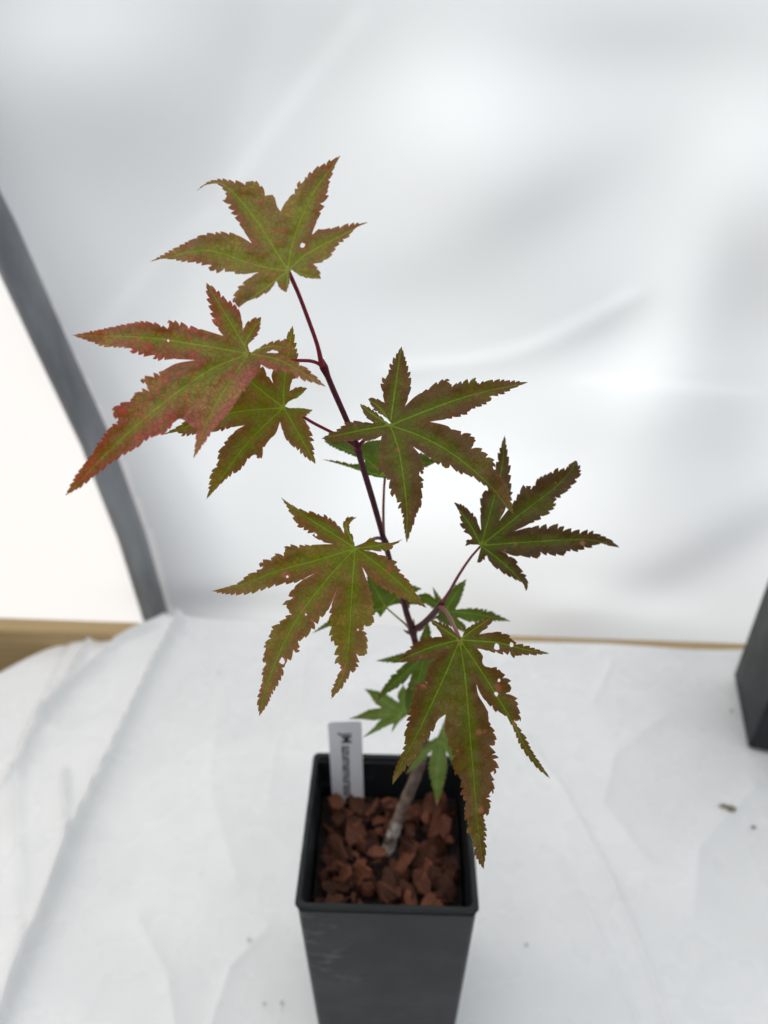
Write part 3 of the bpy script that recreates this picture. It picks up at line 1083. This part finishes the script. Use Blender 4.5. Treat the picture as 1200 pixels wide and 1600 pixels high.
L5 = [([(782, 312), (772, 262), (752, 225), (760, 185), (790, 162)], [(790, 162), (745, 160), (722, 190), (720, 225), (728, 250)], [(755, 260), (735, 200)]),
      ([(728, 250), (700, 205), (660, 172), (625, 150), (605, 155), (570, 135), (510, 125), (450, 95), (397, 57)],
       [(397, 57), (440, 125), (462, 165), (490, 210), (550, 240), (600, 285), (668, 300)], [(640, 230), (500, 140)]),
      ([(668, 300), (600, 302), (540, 305), (480, 308), (415, 315), (418, 348), (370, 355), (345, 375), (285, 395), (293, 430), (225, 460), (180, 500), (145, 515), (38, 545)],
       [(38, 545), (110, 560), (200, 562), (270, 548), (370, 515), (440, 505), (490, 495), (580, 450)], [(600, 380), (380, 440), (200, 510)]),
      ([(580, 450), (520, 480), (450, 540), (435, 595), (415, 602), (425, 635), (448, 655), (400, 700), (345, 740), (345, 772), (310, 830), (316, 852), (300, 905), (318, 925), (300, 960), (300, 1010), (275, 1110), (285, 1195)],
       [(285, 1195), (330, 1130), (345, 1090), (378, 1035), (410, 970), (408, 935), (440, 905), (470, 858), (500, 860), (488, 812), (540, 770), (600, 690), (640, 650), (688, 540)], [(640, 480), (480, 690), (370, 910), (310, 1080)]),
      ([(688, 540), (665, 600), (650, 660), (655, 740), (650, 780), (680, 830), (685, 920), (712, 935), (682, 1010), (662, 1060), (660, 1105)],
       [(660, 1105), (720, 1040), (760, 970), (793, 950), (800, 882), (840, 878), (845, 790), (825, 732), (873, 720), (880, 640), (865, 560), (820, 420)], [(765, 560), (750, 800), (720, 980)]),
      ([(820, 420), (860, 480), (930, 530), (1000, 570), (1070, 600), (1157, 633)], [(1157, 633), (1100, 560), (1060, 490), (1002, 432), (1000, 400), (930, 360), (860, 338), (832, 334)], [(930, 430)]),
      ([(832, 332), (880, 337), (960, 332), (985, 308), (1030, 275)], [(1030, 275), (970, 293), (900, 290), (875, 268), (840, 285), (792, 318)], [(880, 312)])]
cE = mkcrop(690, 670, 4.138)
L6 = [([(253, 768), (242, 810), (228, 866)], [(228, 866), (270, 852), (292, 818)]),
      ([(292, 818), (315, 870), (360, 905), (420, 945), (470, 970), (525, 1000), (545, 1048)], [(545, 1048), (560, 1010), (545, 960), (500, 890), (470, 840), (420, 805), (385, 790)], [(400, 870), (500, 970)]),
      ([(385, 790), (460, 820), (540, 828), (630, 835), (638, 810), (720, 816), (800, 815), (802, 790), (870, 790), (945, 770), (1030, 742), (1080, 756), (1150, 768)],
       [(1150, 768), (1090, 715), (1020, 685), (960, 665), (890, 660), (800, 647), (760, 628), (680, 625), (600, 630), (530, 645), (472, 662)], [(600, 730), (950, 718)]),
      ([(472, 662), (560, 620), (650, 575), (735, 500), (728, 470), (775, 430), (830, 385), (860, 350), (890, 305), (897, 255), (868, 206)],
       [(868, 206), (830, 225), (800, 260), (740, 262), (700, 285), (640, 312), (620, 328), (580, 385), (540, 362), (500, 410), (470, 470), (370, 598)], [(500, 560), (720, 390), (830, 280)]),
      ([(370, 598), (420, 510), (450, 420), (445, 330), (440, 240), (425, 150), (408, 40)], [(408, 40), (375, 140), (355, 220), (335, 290), (290, 400), (256, 430), (250, 560), (255, 650)], [(320, 520), (390, 250)]),
      ([(252, 655), (225, 580), (180, 530), (130, 490), (80, 478)], [(80, 478), (120, 550), (125, 600), (140, 660), (190, 695), (196, 712)], [(190, 630)]),
      ([(194, 714), (165, 716), (155, 757)], [(155, 757), (190, 748), (245, 753)])]
cF = mkcrop(590, 940, 3.7207)
L7 = [([(492, 205), (510, 165), (560, 130), (610, 105), (678, 82)], [(678, 82), (650, 140), (600, 180), (592, 188)], [(570, 155)]),
      ([(592, 190), (690, 175), (750, 190), (780, 215), (800, 240), (860, 255), (920, 275), (1000, 302)],
       [(1000, 302), (900, 310), (830, 310), (800, 320), (745, 300), (720, 303), (650, 290), (600, 275), (580, 275)], [(700, 240), (860, 280)]),
      ([(580, 275), (612, 315), (608, 350), (625, 376), (660, 382), (705, 385), (722, 420), (765, 460), (775, 510), (762, 520), (808, 580), (815, 605), (832, 690), (795, 690), (820, 730), (855, 780), (900, 870), (1005, 1030)],
       [(1005, 1030), (930, 970), (880, 910), (830, 840), (790, 740), (745, 665), (680, 630), (620, 570), (590, 520), (575, 482)], [(600, 400), (700, 560), (790, 710), (880, 880)]),
      ([(575, 482), (585, 540), (620, 600), (650, 660), (642, 690), (680, 760), (685, 830), (658, 837), (690, 900), (688, 995), (658, 1000), (675, 1060), (672, 1115), (642, 1120), (655, 1180), (642, 1240), (612, 1250), (632, 1320), (625, 1380), (630, 1450), (615, 1555)],
       [(615, 1555), (570, 1480), (545, 1370), (520, 1340), (525, 1280), (505, 1260), (510, 1165), (490, 1120), (480, 1010), (447, 1000), (432, 860), (410, 840), (405, 790), (390, 740), (395, 660)], [(510, 450), (540, 800), (570, 1160), (590, 1360)]),
      ([(395, 655), (350, 690), (330, 740), (280, 810), (260, 840), (240, 890), (200, 930), (150, 985), (85, 1065)],
       [(85, 1065), (95, 990), (125, 920), (150, 860), (160, 810), (155, 770), (175, 710), (180, 650), (205, 580), (205, 550), (235, 485), (285, 440), (290, 380), (330, 340), (385, 300)], [(400, 410), (260, 710), (150, 920)]),
      ([(385, 300), (340, 330), (260, 342), (180, 350), (98, 355)], [(98, 355), (150, 310), (220, 245), (280, 210), (340, 205), (375, 205)], [(300, 270)]),
      ([(375, 203), (350, 160), (320, 130), (305, 103)], [(305, 103), (360, 120), (410, 140), (455, 185), (472, 208)], [(390, 165)])]
cG = mkcrop(480, 880, 3.529)
L8 = [([(385, 722), (330, 712), (270, 685), (180, 655), (75, 625)], [(75, 625), (160, 635), (240, 650), (300, 640)], [(230, 665)]),
      ([(300, 630), (220, 600), (130, 560), (88, 530)], [(88, 530), (150, 505), (220, 515), (290, 545)], [(300, 620)]),
      ([(290, 545), (320, 530), (380, 525)], [(380, 525), (430, 580), (440, 620), (435, 650)], [(390, 620)]),
      ([(435, 655), (520, 610), (600, 595), (672, 640)], [(672, 640), (610, 670), (520, 700), (415, 725)], [(520, 660)])]
L9 = [([(442, 248), (425, 270), (402, 298)], [(402, 298), (385, 270), (372, 280)]),
      ([(372, 280), (250, 300), (130, 345), (25, 388)], [(25, 388), (100, 330), (200, 260), (300, 200), (345, 180)], [(230, 290)]),
      ([(345, 180), (330, 120), (330, 60)], [(330, 60), (400, 100), (430, 140)]),
      ([(430, 140), (520, 105), (632, 140)], [(632, 140), (590, 165), (545, 188)], [(540, 150)]),
      ([(545, 190), (600, 190), (660, 222)], [(660, 222), (590, 228), (500, 225), (446, 240)])]
L10 = [([(735, 290), (680, 240), (640, 215), (600, 178)], [(600, 178), (660, 165), (702, 192)], [(680, 205)]),
       ([(704, 200), (698, 165), (692, 128)], [(692, 128), (718, 165), (748, 205)]),
       ([(748, 205), (780, 150), (830, 115), (878, 88)], [(878, 88), (860, 160), (840, 215), (818, 250)], [(815, 175)]),
       ([(820, 255), (900, 248), (1000, 262), (1122, 320)], [(1122, 320), (1000, 318), (900, 325), (835, 300)], [(950, 285)]),
       ([(830, 305), (870, 340), (882, 388)], [(882, 388), (820, 360), (740, 330), (700, 290)])]
L11 = [([(600, 485), (620, 420), (640, 370), (662, 312)], [(662, 312), (680, 370), (685, 420), (690, 480)], [(650, 420)]),
       ([(690, 480), (760, 500), (800, 560)], [(800, 560), (740, 600), (680, 600)]),
       ([(680, 600), (640, 700), (600, 780), (555, 838)], [(555, 838), (540, 760), (550, 690), (575, 615)], [(605, 680)]),
       ([(572, 612), (540, 655), (480, 695), (430, 725), (375, 770)], [(375, 770), (410, 700), (470, 620), (530, 560), (550, 547)], [(500, 640)]),
       ([(550, 545), (460, 548), (378, 538)], [(378, 538), (460, 515), (540, 492), (596, 485)])]
cH = mkcrop(540, 1020, 6.667)
L12 = [([(650, 645), (560, 720), (480, 830)], [(480, 830), (490, 770), (495, 735)]),
       ([(495, 735), (420, 770), (300, 830), (175, 885)], [(175, 885), (280, 790), (350, 710), (375, 692)], [(380, 760)]),
       ([(375, 690), (300, 705), (180, 692), (25, 690)], [(25, 690), (150, 640), (250, 590), (375, 572)], [(300, 650)]),
       ([(375, 570), (310, 530), (260, 450), (195, 375)], [(195, 375), (300, 390), (420, 430), (560, 520)], [(380, 490)]),
       ([(560, 520), (540, 440), (600, 330)], [(600, 330), (650, 430), (670, 600)])]
L13 = [([(335, 790), (240, 870), (163, 1003)], [(163, 1003), (230, 960), (300, 885), (315, 862)], [(240, 900)]),
       ([(315, 865), (298, 960), (320, 1080), (345, 1188)], [(345, 1188), (380, 1080), (405, 960), (400, 885)], [(345, 1000)]),
       ([(400, 870), (440, 950), (490, 1040)], [(490, 1040), (470, 900), (445, 820)]),
       ([(445, 820), (425, 720), (398, 668)], [(398, 668), (372, 730), (345, 790)])]

LV = {}
def lf(k, *a, **kw): LV[k] = make_leaf(*a, **kw)
lf(1, cA, (728, 612), L1, .192, (-.12, -.35), ML['top'], maple, holes=[(798, 483, 11)], spots=[(570, 262, 12), (540, 570, 18), (750, 345, 12), (340, 535, 14)], seed=1, fold=.32, curl=[(3, -.5, .6)],
   label='topmost leaf, green flushed with red')
lf(2, cB, (833, 370), L2, .200, (.10, -.30), ML['red'], maple, holes=[(482, 314, 5)], spots=[(600, 598, 16), (740, 455, 22), (450, 285, 14), (770, 470, 26), (610, 430, 16)], seed=2, fold=.34, curl=[(4, -.9, .2), (5, -.4, .2)], blush=(4, 5),
   label='largest leaf on the left, strongly reddened at the edges')
lf(3, cB, (985, 605), L3, .216, (.05, -.25), ML['olive'], maple, spots=[(1025, 690, 12), (855, 740, 14)], seed=3, fold=.28, label='green bronze leaf half behind the reddened one')
lf(4, cC, (432, 448), L4, .214, (.0, -.25), ML['bronze'], maple, spots=[(470, 575, 16), (885, 288, 14), (487, 95, 7), (600, 548, 10)], seed=4, fold=.28, curl=[(3, -.5, .5)], label='bronze leaf right of the stem')
lf(5, cD, (783, 322), L5, .232, (.0, -.2), ML['olive'], maple, holes=[(403, 908, 15), (578, 252, 7), (797, 747, 5), (527, 668, 5), (430, 470, 6)],
   spots=[(420, 470, 30), (500, 630, 22), (740, 480, 24), (960, 435, 28), (715, 960, 24), (560, 700, 16), (775, 650, 12), (520, 660, 14), (40, 540, 18), (640, 175, 14)], seed=5, fold=.28,
   label='spotted bronze leaf with bite holes left of the lower stem')
lf(6, cE, (255, 755), L6, .250, (.1, -.1), ML['dark'], maple, spots=[(737, 348, 13), (912, 738, 22), (480, 745, 14), (580, 675, 8)], seed=6, fold=.28, label='dark bronze leaf furthest right on a long thin stalk')
lf(7, cF, (478, 222), L7, .236, (.0, -.05), ML['bronze'], maple, holes=[(693, 265, 17), (778, 250, 12), (707, 458, 9), (690, 537, 11)],
   spots=[(268, 490, 24), (600, 1215, 26), (590, 755, 22), (458, 712, 9), (480, 240, 14), (700, 500, 30), (800, 700, 22), (515, 600, 12), (605, 820, 10), (270, 770, 9), (350, 610, 5)], seed=7, fold=.28,
   teeth=(14.5, 4.8), curl=[(2, .9, .55)], label='long drooping bronze leaf with holes hanging over the pot')
kw = dict(teeth=(10, 3.0), grid=5, fold=.28)
lf(8, cC, (405, 720), L8, .262, (0, -.2), ML['green'], maple, seed=8, label='green leaf behind the middle of the stem', spots=[(310, 600, 12), (345, 665, 12)], **kw)
lf(9, cG, (435, 245), L9, .300, (0, -.2), ML['green'], maple, seed=9, **kw)
lf(10, cG, (762, 262), L10, .305, (0, -.3), ML['green'], maple, seed=10, **kw)
lf(11, cG, (645, 515), L11, .315, (0, -.2), ML['green'], maple, seed=11, spots=[(380, 765, 20)], **kw)
lf(12, cH, (600, 640), L12, .355, (0, -.2), ML['pale'], maple, seed=12, teeth=(9, 2.2), grid=4, fold=.28)
lf(13, cF, (372, 800), L13, .365, (0, -.2), ML['pale'], maple, seed=13, spots=[(345, 1170, 22), (168, 990, 20)], **kw)

# trunk and stem
tk = [(606, 1335, .428, .0075), (609, 1322, .424, .0055), (614, 1302, .420, .0046), (626, 1270, .413, .0044), (642, 1232, .405, .0042), (654, 1200, .397, .0040), (662, 1160, .385, .0034), (663, 1110, .362, .0026), (656, 1055, .335, .0021)]
tube('trunk', [P3(a, b, c) for a, b, c, r in tk], [r * 0.74 for *_, r in tk], M_trunk, maple, seg=14, wob=0.25)
st = [(656, 1055, .335, .0021), (650, 1010, .312, .0018), (646, 992, .305, .0018), (645, 985, .302, .0025), (642, 977, .299, .0018), (636, 960, .294, .0016), (629, 935, .289, .0015), (613, 890, .278, .0014), (604, 856, .270, .0013), (602, 848, .268, .0017), (599, 840, .266, .0013), (585, 790, .256, .0013),
      (570, 740, .246, .0013), (562, 713, .240, .0013), (559, 702, .238, .0019), (555, 690, .235, .0012), (541, 655, .228, .0011), (522, 612, .219, .0011), (512, 588, .2145, .0011), (506, 574, .212, .0016), (502, 562, .211, .0009)]
tube('stem', [P3(a, b, c) for a, b, c, r in st], [r * 0.80 for *_, r in st], M_stem, maple, seg=12)
br = [(645, 985, .302, .0014), (660, 975, .294, .0012), (675, 961, .285, .0012), (688, 946, .276, .0013), (692, 940, .274, .0011)]
tube('branch', [P3(a, b, c) for a, b, c, r in br], [r for *_, r in br], M_stem, maple, seg=10)


def petiole(k, pts, r0, r1, mat, end=None):
    lfo, c = LV[k]
    P = [P3(*p) for p in pts]
    P.append(c + (c - Vector((0, 0, CAMZ))).normalized() * 0.0007)
    n = len(P)
    tube('petiole', P, [r0 * 1.35] + [r0 + (r1 - r0) * i / (n - 1) for i in range(1, n - 1)] + [r1 * 1.15], mat, None, seg=8).parent = lfo
    ob = lfo.children[-1]
    ob.matrix_parent_inverse = lfo.matrix_world.inverted() if False else Matrix.Translation(Vector(maple.location) * 0)


petiole(1, [(503, 572, .211), (496, 540, .207), (482, 500, .202), (466, 458, .196)], .00065, .00055, M_pet)
petiole(2, [(507, 576, .2125), (499, 569, .211), (485, 564, .210), (462, 563, .209), (425, 560, .206)], .00055, .00045, M_pet)
petiole(3, [(558, 700, .237), (548, 692, .235), (525, 679, .231), (490, 661, .225), (465, 646, .220)], .00055, .00045, M_pet)
petiole(4, [(560, 702, .237), (565, 692, .236), (578, 680, .232), (595, 670, .222)], .00070, .0005, M_pet)
petiole(8, [(604, 852, .269), (600, 836, .269), (599, 800, .268), (600, 765, .265)], .00060, .0004, M_petg)
petiole(5, [(603, 846, .268), (594, 841, .264), (584, 842, .256), (570, 850, .242)], .00070, .0005, M_stem)
petiole(6, [(690, 944, .275), (702, 925, .270), (716, 900, .263), (734, 873, .256)], .00075, .00035, M_pet)
petiole(7, [(688, 947, .276), (694, 953, .270), (703, 966, .258), (712, 984, .244)], .00085, .0006, M_pet)
petiole(9, [(643, 985, .302), (632, 974, .302), (618, 962, .301)], .00050, .0003, M_petg)
petiole(10, [(648, 984, .302), (665, 974, .304), (682, 964, .306)], .00060, .0004, M_petg)
petiole(11, [(654, 1042, .330), (660, 1036, .326)], .00060, .0004, M_petg)
petiole(12, [(663, 1110, .362), (650, 1114, .362)], .00060, .0004, M_petg)
petiole(13, [(663, 1160, .385), (675, 1158, .378)], .00060, .0004, M_petg)
# small buds and bud scales at the lower fork
for (a, b, a2, b2, r) in ((652, 984, 664, 980, .0009), (647, 976, 646, 966, .0004), (637, 950, 639, 935, .0008), (640, 990, 630, 984, .0006), (557, 700, 551, 703, .0006)):
    d = .301 if b > 900 else .236
    tube('bud', [P3(a, b, d), P3((a + a2) / 2, (b + b2) / 2, d), P3(a2, b2, d)], [r, r * 0.9, r * 0.12], M_petg, maple, seg=8)

# ------------------------------------------------------------------ crumbs on the sheet
M_pale = simple('pale_speck', (0.55, 0.54, 0.48), 0.8, 500, 0.3)
M_crumb = simple('dry_litter', (0.17, 0.15, 0.09), 0.8, 500, 0.5)
CR = [(1140, 1268, .0042, 'brown crumb of dry leaf on the white sheet below the right pot', 1), (1176, 1295, .0021, 'small grey crumb just right of the larger brown one', 1),
      (822, 1478, .0017, 'tiny grey speck right of the front pot', 1), (389, 1471, .0018, 'tiny grey speck left of the front pot', 1),
      (440, 1569, .0016, 'tan speck nearest the foot of the front pot on its left', 1), (413, 1570, .0014, 'faint tan speck, left one of the pair near the pot foot', 1),
      (1142, 1112, .0022, 'pale speck beside the right pot', 1), (343, 1053, .0016, 'faint speck on the sheet under the spotted leaf', 1)]
for k, (a, b, r, lab_, _) in enumerate(CR):
    p = on_z(a, b, 0.0)
    # height of the sheet there
    h = float(hs(np.array([[p.x]]), np.array([[p.y]]))[0, 0]) + 0.0004
    rr = random.Random(50 + k)
    bm = bmesh.new()
    bmesh.ops.create_icosphere(bm, subdivisions=2, radius=r)
    for v in bm.verts:
        f = 0.65 + 0.7 * abs(noise.noise(v.co * (1.3 / r) + Vector((k * 5, 0, 0))))
        v.co = Vector((v.co.x * f * 1.1, v.co.y * f * 0.9, v.co.z * 0.35 * f))
    if k == 0:
        q = bmesh.ops.create_icosphere(bm, subdivisions=2, radius=r * 0.55)
        for v in q['verts']:
            v.co = Vector((v.co.x * 1.6 - r * 1.25, v.co.y * 0.8 + r * 0.7, v.co.z * 0.4))
    me = bpy.data.meshes.new('leaf_crumb'); bm.to_mesh(me); bm.free()
    o = link('leaf_crumb', me, M_crumb if k < 2 else M_pale)
    o.location = (p.x, p.y, h + 0.0012)
    tag(o, lab_, 'crumb', 'crumbs of dry litter on the white sheet')
